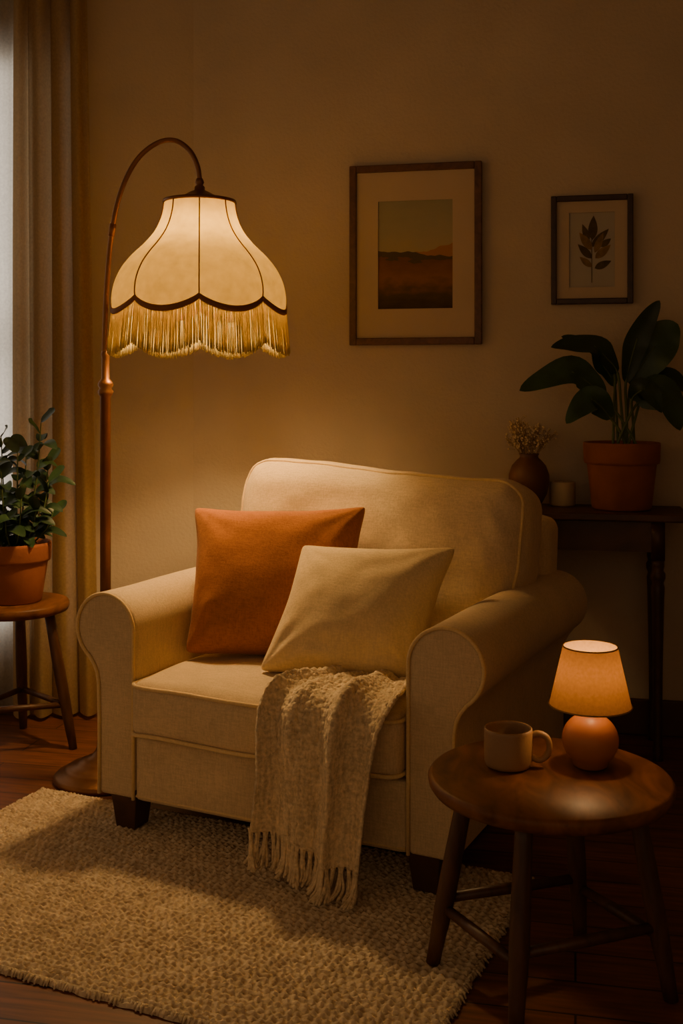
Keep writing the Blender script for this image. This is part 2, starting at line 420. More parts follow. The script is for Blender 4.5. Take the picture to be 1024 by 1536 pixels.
def rrect(hx, hy, r_, z, n=8):
    out = []
    for (sx, sy, a0) in ((1, 1, 0), (-1, 1, 90), (-1, -1, 180), (1, -1, 270)):
        for k in range(n+1):
            a = math.radians(a0+90*k/n); out.append(Vector((sx*(hx-r_)+r_*math.cos(a), sy*(hy-r_)+r_*math.sin(a), z)))
    res = []
    for i in range(len(out)):
        a, b2 = out[i], out[(i+1) % len(out)]; m_ = max(1, int((b2-a).length/0.03))
        for k in range(m_): res.append(a.lerp(b2, k/m_))
    return res
mb = MB()
for z in (0.062, -0.062):
    mb.add(*tube_data([seat_def(p)+sc+Vector((0, -0.002, 0.002 if z > 0 else -0.002)) for p in rrect(0.386, 0.288, 0.03, z)], 0.0053, 8, True))
mb.obj("seat_cushion_piping", M['piping'], ch)
Rx = Matrix.Rotation(math.radians(-14), 4, 'X')
bh = (0.476, 0.122, 0.275)
def back_def(p):
    p = p.copy()
    tz = p.z/bh[2]; tx = p.x/bh[0]
    f = max(0, 1-tx*tx)*max(0, 1-tz*tz)
    if p.y < 0: p.y -= 0.058*f**0.55
    p.x *= 0.88+0.12*min(1, (tz+1)/1.0)
    p.z += 0.006*(1-tx*tx)*(1 if tz > 0 else 0) - 0.018*tx*(tz > 0)*tz - 0.010*math.sin(tx*3+0.6)*(tz > 0)*tz
    nn = noise.noise(Vector((p.x*5, p.y*5, p.z*5+9))) + 0.5*noise.noise(Vector((p.x*13, p.y*9, p.z*16)))
    p.y += 0.010*nn; p.z += 0.007*nn
    if p.y < 0:
        ed = max(abs(tx), abs(tz))
        if ed > 0.5: p.y += 0.005*math.sin(p.x*60+p.z*50+4*noise.noise(Vector((p.x*8, 0, p.z*8))))*(ed-0.5)/0.5*max(0, noise.noise(Vector((p.x*6, 3, p.z*6)))+0.35)
    return p
bc = Vector((0.035, 0.67, 0.680))
bpts, bfs = rbox_data((0, 0, 0), bh, 0.095, 60, back_def)
mb = MB(); mb.add([bc+(Rx @ p) for p in bpts], bfs); mb.obj("back_cushion", M['cream'], ch)
def rrect_xz(hx, hz, r_, y):
    return [Vector((p.x, y, p.y)) for p in rrect(hx, hz, r_, 0)]
mb = MB()
mb.add(*tube_data([bc+(Rx @ back_def(p)) for p in rrect_xz(bh[0]-0.018, bh[2]-0.018, 0.078, -0.085)], 0.0046, 8, True))
mb.obj("back_cushion_piping", M['piping'], ch)
def fr_def(p):
    p = p.copy()
    if p.z > 0: p.y += 0.10*(p.z/0.35)*0.5; p.z -= 0.015*(p.x/0.5)**2
    return p
mb = MB(); mb.add(*rbox_data((0.0, 0.885, 0.46), (0.50, 0.08, 0.36), 0.045, 20, fr_def)); mb.obj("back_frame", M['cream'], ch)
for (x, y, zb) in ((-0.435, 0.045, 0.014), (0.435, 0.045, 0.014), (-0.44, 0.91, 0), (0.44, 0.91, 0)):
    t_ = 0.043; bt = 0.031
    vs = [(x-bt, y-bt, zb), (x+bt, y-bt, zb), (x+bt, y+bt, zb), (x-bt, y+bt, zb), (x-t_, y-t_, 0.125), (x+t_, y-t_, 0.125), (x+t_, y+t_, 0.125), (x-t_, y+t_, 0.125)]
    mb = MB(); mb.add(vs, [(0,3,2,1),(4,5,6,7),(0,1,5,4),(1,2,6,5),(2,3,7,6),(3,0,4,7)]); bevel(mb.obj("foot", M['dkwood'], ch, smooth=False), 0.003)

# ---------------------------------------------------------------- pillows
def pillow(name, BL, BR, TR, TL, thick, mat, seed, wr=0.006, pin=0.12):
    BL, BR, TR, TL = map(Vector, (BL, BR, TR, TL))
    nrm = (BR-BL).cross(TL-BL).normalized()
    if nrm.y > 0: nrm = -nrm
    n = 64; vs = []; fs = []
    for side in (1, -1):
        for j in range(n+1):
            for i in range(n+1):
                a = -1+2*i/n; b2 = -1+2*j/n
                a2 = math.sin(a*pi/2); b3 = math.sin(b2*pi/2)
                ew = 0.012*noise.noise(Vector((a2*2.3+seed*3, b3*2.3, 0.5)))
                pa = a2*(1-pin*(1-b3**2)**0.75*abs(a2)**1.5 - 0.05*abs(a2*b3)**14)*1.02+ew
                pb = b3*(1-pin*(1-a2**2)**0.75*abs(b3)**1.5*(1 if b3 > 0 else 0.4) - 0.05*abs(a2*b3)**14)*1.02-ew*(b3 > -0.8)
                s, t = (pa+1)/2, (pb+1)/2
                p = BL*(1-s)*(1-t)+BR*s*(1-t)+TR*s*t+TL*(1-s)*t
                f = max(0, (1-a2*a2))*max(0, (1-b3*b3))
                h = thick*0.5*f**0.45
                w = noise.noise(Vector((a2*1.6+seed, b3*1.6, side)))+0.25*noise.noise(Vector((a2*4+seed, b3*4, side+4)))
                edge = min(1, 3*f)
                cr = 0
                for (qx, qy) in ((-1, -1), (-1, 1), (1, -1), (1, 1)):
                    dx, dy = a2-qx, b3-qy
                    ww = 1.6 if qy < 0 else 0.8
                    cr += ww*math.sin(math.atan2(dy, dx)*12+seed+2*noise.noise(Vector((dx*2, dy*2, seed))))*math.exp(-2.3*math.hypot(dx, dy))
                sl = math.sin(b3*13+2.5*noise.noise(Vector((a2*1.4+seed, b3, 2))))*max(0, -b3-0.15)*max(0, noise.noise(Vector((a2*1.3, seed, 8)))+0.35)*1.4
                vs.append(p+nrm*side*(h+edge*(wr*w+wr*0.9*cr+wr*sl)))
    m_ = (n+1)*(n+1)
    for sd in range(2):
        for j in range(n):
            for i in range(n):
                a = sd*m_+j*(n+1)+i; q = (a, a+1, a+n+2, a+n+1); fs.append(q if sd == 0 else q[::-1])
    mb = MB(); mb.add(vs, fs); o = mb.obj(name, mat)
    bm = bmesh.new(); bm.from_mesh(o.data); bmesh.ops.remove_doubles(bm, verts=bm.verts, dist=0.0006); bmesh.ops.recalc_face_normals(bm, faces=bm.faces); bm.to_mesh(o.data); bm.free()
    o.location = ch.location; o.rotation_euler = ch.rotation_euler
    return o
pillow("throw_pillow", (-0.37, 0.20, 0.455), (0.10, 0.33, 0.457), (0.070, 0.485, 0.866), (-0.445, 0.36, 0.85), 0.20, M['orange'], 1.0, 0.008, 0.11)
pillow("throw_pillow", (-0.080, 0.12, 0.456), (0.35, 0.20, 0.457), (0.385, 0.37, 0.78), (-0.045, 0.30, 0.77), 0.18, M['pcream'], 5.0, 0.007, 0.10)

# ---------------------------------------------------------------- throw blanket
rows = [((.14,.15,.464),(.355,.17,.464)), ((.115,.09,.470),(.372,.09,.470)), ((.085,.02,.468),(.374,.02,.467)), ((.072,-.045,.452),(.368,-.05,.452)),
        ((.065,-.080,.39),(.352,-.082,.39)), ((.055,-.077,.27),(.338,-.082,.25)), ((.042,-.079,.140),(.325,-.092,.074))]
LP = smooth_path([r_[0] for r_ in rows], 26); RP = smooth_path([r_[1] for r_ in rows], 26)
nt_, ns = len(LP), 180
grid = []
for j in range(nt_):
    t = j/(nt_-1); row = []
    d = (LP[min(j+1, nt_-1)]-LP[max(j-1, 0)]).normalized(); sd = (RP[j]-LP[j]).normalized(); nr = sd.cross(d).normalized()
    if nr.y > 0 and nr.z < 0.3: nr = -nr
    if nr.z < -0.2: nr = -nr
    amp = 0.018+0.032*min(1, max(0, (t-0.22)/0.4))
    for i in range(ns+1):
        s = i/ns
        w = 2*pi*(3.3*s+0.30*math.sin(t*2.5+s*3))+1.4*t
        f = 0.5+0.5*math.sin(w)
        f = f**0.7 * (0.75+0.35*math.sin(s*11+1))
        p = LP[j].lerp(RP[j], s)+nr*amp*f + Vector((0.010*math.cos(w)*min(1, 2*t)+0.006*math.sin(t*9)*(1-2*s), 0, 0))
        p.z += 0.004*math.sin(s*9+t*5)*t
        bump = 0.0042*noise.noise(p*95)+0.0028*noise.noise(p*210)
        row.append(p+nr*bump)
    grid.append(row)
vs = [p for r_ in grid for p in r_]; fs = []
for j in range(nt_-1):
    for i in range(ns):
        a = j*(ns+1)+i; fs.append((a, a+1, a+ns+2, a+ns+1))
mb = MB(); mb.add(vs, fs)
thr = empty("throw_blanket", ch.location, ch.rotation_euler.z)
o = mb.obj("blanket_cloth", M['throw'], thr); so = o.modifiers.new("solid", 'SOLIDIFY'); so.thickness = 0.009; so.offset = 0
mb = MB(); last = grid[-1]; NT = 26
for k in range(NT):
    s0 = (k+0.5)/NT; L = 0.085+0.02*random.random(); drift = Vector((random.uniform(-.016, .008), random.uniform(-.012, .004), 0)); pc = last[int(s0*ns)]
    for q in range(6):
        s = min(0.999, max(0, s0+(q-2.5)*0.0055)); p = last[int(s*ns)].copy(); Lq = L*random.uniform(.85, 1.05)
        x = drift+Vector((random.uniform(-.006, .006), random.uniform(-.006, .004), 0))
        zmin = 0.0245
        zend = max(zmin, p.z-Lq); rem = max(0, zmin-(p.z-Lq))
        knot = p.lerp(pc, .75)+Vector((0, -0.001, (zend-p.z)*0.22))
        pts = [p+Vector((0, 0, 0.008)), knot, p+x*0.7+Vector((0.002*random.uniform(-1, 1), -rem*0.15, (zend-p.z)*0.8)), Vector((p.x+x.x*1.5, p.y+x.y*1.5-rem*0.9, zend))]
        mb.add(*tube_data(smooth_path(pts, 4), [0.0050]+[0.0040]*11+[0.0018], 5))
mb.obj("blanket_fringe", M['throw'], thr)

# ---------------------------------------------------------------- floor lamp
fl = empty("floor_lamp", (-0.729, 3.40, 0))
mb = MB()
mb.add(*lathe_data([(0.0,0),(0.152,0),(0.157,0.006),(0.157,0.014),(0.150,0.022),(0.128,0.028),(0.124,0.036),(0.112,0.044),(0.085,0.050),(0.080,0.058),(0.062,0.066),(0.04,0.074),(0.03,0.09),(0.022,0.11),(0.0165,0.13),(0.0165,1.18),(0.021,1.185),(0.024,1.195),(0.018,1.205),(0.024,1.215),(0.021,1.225),(0.0125,1.235),(0.0115,1.30),(0.014,1.31),(0.0115,1.32),(0.0,1.325)], 40))
mb.obj("stand", M['bronze'], fl)
arc_px = [(156,575),(156.5,520),(160,430),(168,345),(182,285),(205,240),(235,215),(262,211),(284,226),(296,250),(299,272)]
arc = [Vector(((x-158)/485, 0, 1.2-(y-585)/485)) for x, y in arc_px]
mb = MB(); pth = smooth_path(arc, 8); mb.add(*tube_data(pth, 0.0078, 12))
for idx in (24,):
    mb.add(*tube_data([pth[idx-1], pth[idx], pth[idx+1]], 0.0105, 12))
mb.obj("arc_arm", M['bronze'], fl)
sx = (299-158)/485
zt = 1.2+(585-303)/485
mb = MB()
mb.add(*lathe_data([(0.0,0.075),(0.010,0.072),(0.014,0.060),(0.010,0.052),(0.016,0.046),(0.016,0.036),(0.030,0.030),(0.055,0.016),(0.075,0.010),(0.112,0.004),(0.114,-0.003),(0.108,-0.006),(0,-0.004)], 48, (sx, 0, zt)))
mb.obj("cap", M['bronze'], fl)
prof = [(0.108,0),(0.112,-0.03),(0.123,-0.065),(0.142,-0.10),(0.172,-0.135),(0.207,-0.168),(0.240,-0.205),(0.262,-0.245),(0.271,-0.285),(0.269,-0.312)]
pp = smooth_path([Vector((a, 0, b2)) for a, b2 in prof], 4)
rot = math.radians(7)
def shade_pt(t, th):
    i = t*(len(pp)-1); i0 = min(int(i), len(pp)-2); q = pp[i0].lerp(pp[i0+1], i-i0)
    sc_ = abs(math.sin(4*th)); r_ = q.x*(1-0.035*(1-sc_**0.7)*min(1, t*2))
    z = q.z - 0.036*(sc_**0.8)*max(0, (t-0.55)/0.45)**1.5
    a = th+rot
    return Vector((sx+r_*math.cos(a), r_*math.sin(a), zt+z))
n = 256; m_ = 30; vs = []; fs = []
for j in range(m_+1):
    for i in range(n): vs.append(shade_pt(j/m_, 2*pi*i/n))
for j in range(m_):
    for i in range(n):
        i2 = (i+1) % n; fs.append((j*n+i, j*n+i2, (j+1)*n+i2, (j+1)*n+i))
mb = MB(); mb.add(vs, fs); mb.obj("lampshade", M['shade'], fl)
mb = MB()
for k in range(8): mb.add(*tube_data([shade_pt(j/24, k*pi/4)+Vector((0.002*math.cos(k*pi/4+rot), 0.002*math.sin(k*pi/4+rot), 0)) for j in range(25)], 0.0022, 6))
vs = []; fs = []
for i in range(n):
    th = 2*pi*i/n; p = shade_pt(1, th); c_ = Vector((math.cos(th+rot), math.sin(th+rot), 0))
    for dz, dr in ((0.010, 0.002), (0.008, 0.005), (-0.006, 0.005), (-0.009, 0.001), (-0.006, -0.003), (0.008, -0.003)): vs.append(p+c_*dr+Vector((0, 0, dz)))
for i in range(n):
    i2 = (i+1) % n
    for k in range(6): fs.append((i*6+k, i*6+(k+1) % 6, i2*6+(k+1) % 6, i2*6+k))
mb.add(vs, fs); mb.add(*tube_data([shade_pt(0, 2*pi*i/64) for i in range(64)], 0.005, 8, True))
mb.obj("shade_trim", M['trim'], fl)
mb = MB(); NF = 860
for k in range(NF):
    th = 2*pi*(k+random.uniform(-.3, .3))/NF; p = shade_pt(1, th); c_ = Vector((math.cos(th+rot), math.sin(th+rot), 0)); tn = Vector((-c_.y, c_.x, 0))
    L = 0.126+random.uniform(-.006, .003); pts = []; ph = random.random()*6; dr = random.uniform(0, .003); sw = random.uniform(-.0018, .0018)
    for q in range(5):
        u_ = q/4; pts.append(p+c_*(0.001+0.010*u_+dr*u_)+tn*(sw*u_+0.0005*math.sin(ph*2+u_*5))+Vector((0, 0, -0.004-L*u_)))
    mb.add(*tube_data(pts, random.uniform(0.0011, 0.0015), 4))
mb.obj("shade_fringe", M['fringe'], fl)
mb = MB(); mb.add(*lathe_data([(0,0),(0.018,0),(0.018,-0.035),(0.013,-0.04),(0.0,-0.04)], 20, (sx, 0, zt-0.004))); mb.obj("socket", M['bronze'], fl)
mb = MB(); mb.add(*lathe_data([(0.0,0.0),(0.013,0),(0.018,-0.018),(0.028,-0.035),(0.028,-0.045),(0.02,-0.056),(0.0,-0.062)], 20, (sx, 0, zt-0.042))); mb.obj("bulb", M['bulb'], fl)

def light(name, kind, loc, power, col, radius=0.03, **kw):
    l = D.lights.new(name, kind); l.energy = power; l.color = col
    if kind == 'POINT': l.shadow_soft_size = radius
    for k_, v_ in kw.items(): setattr(l, k_, v_)
    o = D.objects.new(name, l); o.location = loc; link(o); return o
o = light("floor_lamp_light", 'POINT', (sx, 0, zt-0.160), 46, (1, 0.64, 0.27), 0.055); o.parent = fl

# ---------------------------------------------------------------- side table
tx, ty, tz = 0.42, 2.22, 0.425
st = empty("side_table", (tx, ty, 0))
mb = MB(); mb.add(*lathe_data([(0,tz-0.034),(0.215,tz-0.034),(0.236,tz-0.030),(0.243,tz-0.020),(0.245,tz-0.008),(0.241,tz-0.002),(0.236,tz),(0,tz)], 96))
mb.obj("tabletop", M['tabwood'], st)
legs = [(166, 0.238, 0.165, 0.014), (241, 0.198, 0.15, 0.0), (346, 0.235, 0.165, 0.0), (61, 0.21, 0.15, 0.0)]
mb = MB(); lp = []
for (a, rb, rt, z0) in legs:
    a = math.radians(a); B = Vector((rb*math.cos(a), rb*math.sin(a), z0)); T = Vector((rt*math.cos(a), rt*math.sin(a), tz-0.03)); lp.append((B, T))
    pts = [B.lerp(T, k/8) for k in range(9)]; mb.add(*tube_data(pts, [0.0145, 0.016, 0.0185, 0.020, 0.020, 0.0195, 0.0185, 0.0175, 0.017], 16))
for i in range(4):
    f = 0.31 + (0.05 if i % 2 else 0)
    a_ = lp[i][0].lerp(lp[i][1], f); b2 = lp[(i+1) % 4][0].lerp(lp[(i+1) % 4][1], f)
    mb.add(*tube_data([a_, a_.lerp(b2, .5), b2], [0.010, 0.0115, 0.010], 12))
mb.obj("legs", M['legwood'], st)

# ---------------------------------------------------------------- table lamp
tl = empty("table_lamp", (0.512, 2.265, tz))
mb = MB()
mb.add(*lathe_data([(0,0.001),(0.030,0.001),(0.035,0.004)] + [(0.0575*math.sin(a), 0.056-0.054*math.cos(a)) for a in [math.radians(x) for x in range(42, 166, 8)]] + [(0.013,0.110),(0.011,0.114),(0.011,0.124),(0,0.125)], 48))
mb.obj("lamp_base", M['lampclay'], tl)
mb = MB(); mb.add(*lathe_data([(0,0.124),(0.009,0.124),(0.009,0.150),(0,0.150)], 16)); mb.obj("lamp_socket", M['bronze'], tl)
vs, fs = lathe_data([(0.084,0.126),(0.0825,0.129),(0.056,0.2445),(0.0552,0.247)], 64); fs = fs[:-2]
mb = MB(); mb.add(vs, fs); mb.obj("lamp_shade", M['mshade'], tl)
mb = MB()
mb.add(*tube_data([(0.0842*math.cos(2*pi*k/48), 0.0842*math.sin(2*pi*k/48), 0.127) for k in range(48)], 0.0016, 6, True))
mb.add(*tube_data([(0.0554*math.cos(2*pi*k/48), 0.0554*math.sin(2*pi*k/48), 0.247) for k in range(48)], 0.0016, 6, True))
for k in range(3):
    a = 2*pi*k/3; mb.add(*tube_data([(0, 0, 0.15), (0.08*math.cos(a), 0.08*math.sin(a), 0.133)], 0.001, 4))
mb.obj("shade_rim", M['mshade'], tl)
mb = MB(); mb.add(*lathe_data([(0,0.150),(0.008,0.150),(0.014,0.160),(0.012,0.168),(0,0.172)], 16)); mb.obj("bulb", M['bulb'], tl)
o = light("table_lamp_light", 'POINT', (0, 0, 0.187), 1.4, (1, 0.60, 0.25), 0.014); o.parent = tl

# ---------------------------------------------------------------- mug
mg = empty("coffee_mug", (0.343, 2.265, tz))
mb = MB(); mb.add(*lathe_data([(0,0.001),(0.038,0.001),(0.045,0.004),(0.0485,0.012),(0.0495,0.04),(0.0495,0.074),(0.049,0.079),(0.047,0.081),(0.0455,0.079),(0.045,0.074),(0.045,0.014),(0.04,0.008),(0,0.008)], 48)); mb.obj("cup", M['mug'], mg)
mb = MB(); mb.add(*tube_data(smooth_path([(0.046,-0.005,0.066),(0.062,-0.008,0.070),(0.078,-0.010,0.062),(0.083,-0.011,0.043),(0.076,-0.010,0.024),(0.062,-0.008,0.016),(0.046,-0.005,0.022)], 5), 0.0065, 10)); mb.obj("handle", M['mug'], mg)
mb = MB(); mb.add(*lathe_data([(0,0.052),(0.0447,0.052)], 32)); mb.obj("coffee", M['coffee'], mg)

# ---------------------------------------------------------------- console table
ct = empty("console_table", C, RB)
H = 0.80; x0, x1 = 1.17, 1.775
mb = MB(); mb.add(*box_data(x0, x1, -0.31, -0.022, H-0.026, H)); bevel(mb.obj("top", M['dkwood'], ct, smooth=False), 0.006)
mb = MB()
for a in (box_data(x0+0.05, x1-0.09, -0.285, -0.265, H-0.125, H-0.026), box_data(x0+0.05, x1-0.09, -0.06, -0.04, H-0.125, H-0.026),
          box_data(x0+0.035, x0+0.055, -0.27, -0.05, H-0.125, H-0.026), box_data(x1-0.10, x1-0.08, -0.27, -0.05, H-0.125, H-0.026)): mb.add(*a)
mb.obj("apron", M['dkwood'], ct, smooth=False)
mb = MB()
for lx in (x0+0.045, x1-0.095):
    for ly in (-0.27, -0.055):
        mb.add(*box_data(lx-0.021, lx+0.021, ly-0.021, ly+0.021, H-0.15, H-0.026))
        mb.add(*lathe_data([(0.018,0),(0.014,0.01),(0.018,0.03),(0.014,0.05),(0.0155,0.30),(0.020,0.52),(0.022,0.56),(0.018,0.575),(0.024,0.59),(0.024,0.605),(0.018,0.615),(0.021,0.63),(0.021,0.652)], 20, (lx, ly, 0)))
mb.obj("legs", M['dkwood'], ct)

def wallpos(s, d): return Vector((C.x+0.978*s-0.208*d, C.y-0.208*s-0.978*d, 0))

def pot(name, parent, rt, rb, h, mat):
    mb = MB()
    bh_ = h*0.33
    mb.add(*lathe_data([(0,0.001),(rb*0.95,0.001),(rb,0.006),(rt*0.90,h-bh_),(rt*0.90,h-bh_+0.001),(rt*0.965,h-bh_+0.004),(rt*0.985,h-bh_+0.012),(rt,h-0.01),(rt*0.995,h-0.002),(rt*0.97,h),(rt*0.93,h-0.002),(rt*0.90,h-0.012),(rt*0.88,h-0.03)], 56))
    mb.f.pop(); mb.mi.pop()
    mb.obj(name, mat, parent)
    mb = MB(); vs, fs = lathe_data([(rt*0.885,h-0.028),(rt*0.5,h-0.018),(0,h-0.014)], 32); mb.add(vs, fs); mb.obj("soil", M['soil'], parent)

# ---------------------------------------------------------------- right potted plant
pl = wallpos(1.571, 0.155); pp_ = empty("potted_peace_lily", (pl.x, pl.y, H))
pot("terracotta_pot", pp_, 0.127, 0.098, 0.225, M['terra'])
sc_ = 445.0
def PX(x, y, d=0): return Vector(((x-932)/sc_, d, 1.2-(y-585)/sc_-H))
LV = [ # base, mid, tip, width, hint, (dy base, mid, tip)
 ((938,575),(953,508),(985,452),0.080,(0,-1,0.1), (0,-0.02,-0.03)),
 ((948,578),(982,520),(1016,486),0.150,(-0.2,-1,0.3), (0.02,0.0,0.0)),
 ((926,560),(888,520),(822,522),0.085,(-0.1,-1,0.7), (0.0,-0.03,-0.05)),
 ((905,598),(852,558),(772,586),0.105,(-0.1,-1,0.5), (-0.02,-0.06,-0.10)),
 ((925,562),(902,528),(846,504),0.075,(0,-0.9,0.8), (0.03,0.04,0.05)),
 ((912,628),(878,598),(840,634),0.090,(-0.3,-1,0.3), (-0.04,-0.08,-0.10)),
 ((965,588),(1000,566),(1040,592),0.085,(0,-0.9,0.8), (0.0,0.0,0.02)),
 ((950,606),(984,590),(1006,644),0.120,(0.3,-1,0.3), (-0.04,-0.08,-0.10)),
 ((940,600),(955,584),(975,618),0.080,(0.2,-1,0.4), (-0.06,-0.10,-0.13)),
 ((926,580),(908,545),(895,510),0.065,(0,-1,0.2), (0.04,0.05,0.06)),
]
mb = MB(); ms = MB()
for i, (b0, md, tp, w, hint, dd) in enumerate(LV):
    B = PX(*b0, dd[0]); Mi = PX(*md, dd[1]); T = PX(*tp, dd[2])
    mb.add(*leaf_data([B, B.lerp(Mi, .5)+Vector((0, 0, .01)), Mi, Mi.lerp(T, .55)+Vector((0, 0, .006)), T], w, hint, 0.25, 20, 0.85, 0.12), mi=i % 2)
    rt_ = Vector((random.uniform(-.05, .05), random.uniform(-.06, .01), 0.205))
    ms.add(*tube_data(smooth_path([rt_, rt_.lerp(B, .5)+Vector((0, 0, .012)), B, B.lerp(Mi, .5)+Vector((0, 0, .008)), Mi], 5), [0.0046]*11+[0.0025]*10, 6))
mb.obj("leaves", [M['leaf'], M['leaf2']], pp_); ms.obj("stems", M['stem'], pp_)

# ---------------------------------------------------------------- vase with dried flowers
vp = wallpos(1.262, 0.12); vz = empty("flower_vase", (vp.x, vp.y, H))
mb = MB(); mb.add(*lathe_data([(0,0.001),(0.035,0.001),(0.042,0.006),(0.060,0.04),(0.070,0.08),(0.069,0.11),(0.058,0.140),(0.042,0.158),(0.033,0.166),(0.031,0.172),(0.035,0.180),(0.032,0.181),(0.028,0.172),(0.03,0.16)], 40)); mb.f.pop(); mb.mi.pop()
mb.obj("vase", M['vase'], vz)
ms = MB(); mb = MB()
for k in range(40):
    a = random.uniform(0, 6.28); sp = random.uniform(0.01, 0.095); h_ = random.uniform(0.03, 0.125)
    B = Vector((0.012*math.cos(a), 0.012*math.sin(a), 0.15)); T = Vector((sp*math.cos(a), sp*math.sin(a)*0.8, 0.18+h_))
    Mi = B.lerp(T, .6)+Vector((0, 0, .012)); ms.add(*tube_data(smooth_path([B, Mi, T], 4), 0.0011, 4))
    for q in range(11):
        f = random.uniform(.5, 1); p0 = B.lerp(T, f*.95); p1 = p0+Vector((random.uniform(-.022, .022), random.uniform(-.022, .022), random.uniform(0, .026)))
        ms.add(*tube_data([p0, p1], 0.0007, 3))
        r_ = random.uniform(.0022, .0048); mb.add(*lathe_data([(0, -r_), (r_*.8, -r_*.5), (r_, 0), (r_*.7, r_*.6), (0, r_)], 6, p1))
ms.obj("dried_stems", M['twig'], vz); mb.obj("dried_blooms", M['bloom'], vz)
cp = wallpos(1.375, 0.09)
mb = MB(); mb.add(*lathe_data([(0,0.001),(0.041,0.001),(0.044,0.005),(0.044,0.078),(0.040,0.084),(0.030,0.082),(0,0.080)], 36)); mb.add(*tube_data([(0,0,0.079),(0.001,0,0.09)], 0.001, 5))
mb.obj("pillar_candle", M['candle'], loc=(cp.x, cp.y, H))

# ---------------------------------------------------------------- stool and left plant
sz = 0.49; sp_ = empty("plant_stool", (-1.10, 3.70, 0))
mb = MB(); mb.add(*lathe_data([(0,sz-0.036),(0.160,sz-0.036),(0.176,sz-0.030),(0.181,sz-0.018),(0.180,sz-0.006),(0.175,sz),(0,sz)], 64)); mb.obj("seat", M['tabwood'], sp_)
mb = MB(); lp = []
for a in (-6, 98, 218):
    a = math.radians(a); B = Vector((0.205*math.cos(a), 0.205*math.sin(a), 0)); T = Vector((0.12*math.cos(a), 0.12*math.sin(a), sz-0.03)); lp.append((B, T))
    mb.add(*tube_data([B.lerp(T, k/6) for k in range(7)], [0.013, 0.016, 0.0185, 0.0195, 0.019, 0.0175, 0.017], 14))
for i in range(3):
    a_ = lp[i][0].lerp(lp[i][1], .32); b2 = lp[(i+1) % 3][0].lerp(lp[(i+1) % 3][1], .32); mb.add(*tube_data([a_, b2], 0.010, 10))
mb.obj("legs", M['legwood'], sp_)
lp_ = empty("potted_houseplant", (-1.10, 3.70, sz))
pot("terracotta_pot", lp_, 0.122, 0.09, 0.20, M['terra'])
mb = MB(); ms = MB()
stems = [(0.09,0.0,0.60),(0.02,-0.03,0.50),(0.12,-0.02,0.40),(-0.05,0.02,0.55),(-0.10,-0.03,0.42),(0.05,-0.09,0.38),(-0.02,-0.08,0.44),(0.10,0.06,0.46),(0.02,0.07,0.50),(-0.12,0.03,0.5),(0.09,-0.06,0.31),(-0.06,-0.1,0.34),(0.0,-0.1,0.28),(0.13,0.0,0.30)]
for si, (ex, ey, ez) in enumerate(stems):
    B = Vector((ex*0.3, ey*0.3, 0.175)); T = Vector((ex, ey, ez)); Mi = B.lerp(T, .5)+Vector((ex*.15, ey*.15, 0.0))
    P = smooth_path([B, Mi, T], 8); ms.add(*tube_data(P, [0.0035*(1-.5*k/16) for k in range(17)], 6))
    nl = max(6, int((ez-0.17)/0.030)); ang = random.random()*6
    for k in range(nl):
        f = 0.18+0.82*k/(nl-1); p = P[min(16, int(f*16))]; ang += 2.4
        d = Vector((math.cos(ang), math.sin(ang)*0.9, 0)); L = random.uniform(.07, .115)*(1.0 if k < nl-1 else .8); up = 0.5 if k < nl-2 else 0.9
        p1 = p+d*L*.45+Vector((0, 0, L*up*.5)); p2 = p+d*L*(1.0 if k < nl-2 else .6)+Vector((0, 0, L*up*.45-(0.016 if k < nl-2 else -0.02)))
        mb.add(*leaf_data([p, p1, p2], random.uniform(.034, .050), (0.001, -0.5, 1), 0.25, 10, 0.8, 0.05), mi=k % 2)
mb.obj("leaves", [M['leaf2'], M['leaf']], lp_); ms.obj("stems", M['stem'], lp_)

# ---------------------------------------------------------------- picture frames
def frame(name, s, z, w, h, fw, mat, pw, ph):
    p = wallpos(s, 0.0); e = empty(name, (p.x, p.y, z), RB)
    mb = MB(); d0, d1 = -0.032, -0.004
    for a in (box_data(-w/2, -w/2+fw, d0, d1, -h/2, h/2), box_data(w/2-fw, w/2, d0, d1, -h/2, h/2), box_data(-w/2+fw, w/2-fw, d0, d1, h/2-fw, h/2), box_data(-w/2+fw, w/2-fw, d0, d1, -h/2, -h/2+fw)): mb.add(*a)
    bevel(mb.obj("moulding", mat, e, smooth=False), 0.003, 2)
    mb = MB(); a, b2 = w/2-fw, h/2-fw; c_, d_ = pw/2, ph/2; y0, y1 = -0.020, -0.016
    for q in (box_data(-a, -c_, y0, y1, -b2, b2), box_data(c_, a, y0, y1, -b2, b2), box_data(-c_, c_, y0, y1, d_, b2), box_data(-c_, c_, y0, y1, -b2, -d_)): mb.add(*q)
    mb.obj("mat_board", M['mat'], e, smooth=False)
    return e
f1 = frame("framed_landscape_painting", 0.851, 1.691, 0.482, 0.655, 0.026, M['framewood'], 0.272, 0.392)
m, nt, b, o = new_mat("landscape_painting"); b.inputs["Roughness"].default_value = 0.9
tc = N(nt, "ShaderNodeTexCoord"); sp = N(nt, "ShaderNodeSeparateXYZ"); nt.links.new(tc.outputs["Generated"], sp.inputs[0])
mp = N(nt, "ShaderNodeMapping"); mp.inputs["Scale"].default_value = (2, 1, 7); nt.links.new(tc.outputs["Generated"], mp.inputs[0])
nz = N(nt, "ShaderNodeTexNoise"); nz.inputs["Scale"].default_value = 2.2; nz.inputs["Detail"].default_value = 6; nt.links.new(mp.outputs[0], nz.inputs["Vector"])
nx_ = N(nt, "ShaderNodeTexNoise"); nx_.inputs["Scale"].default_value = 3.5; nx_.inputs["Detail"].default_value = 2
cx = N(nt, "ShaderNodeCombineXYZ"); nt.links.new(sp.outputs[0], cx.inputs[0]); nt.links.new(cx.outputs[0], nx_.inputs["Vector"])
def math_(op, a, b2): return mth(nt, op, a, b2)
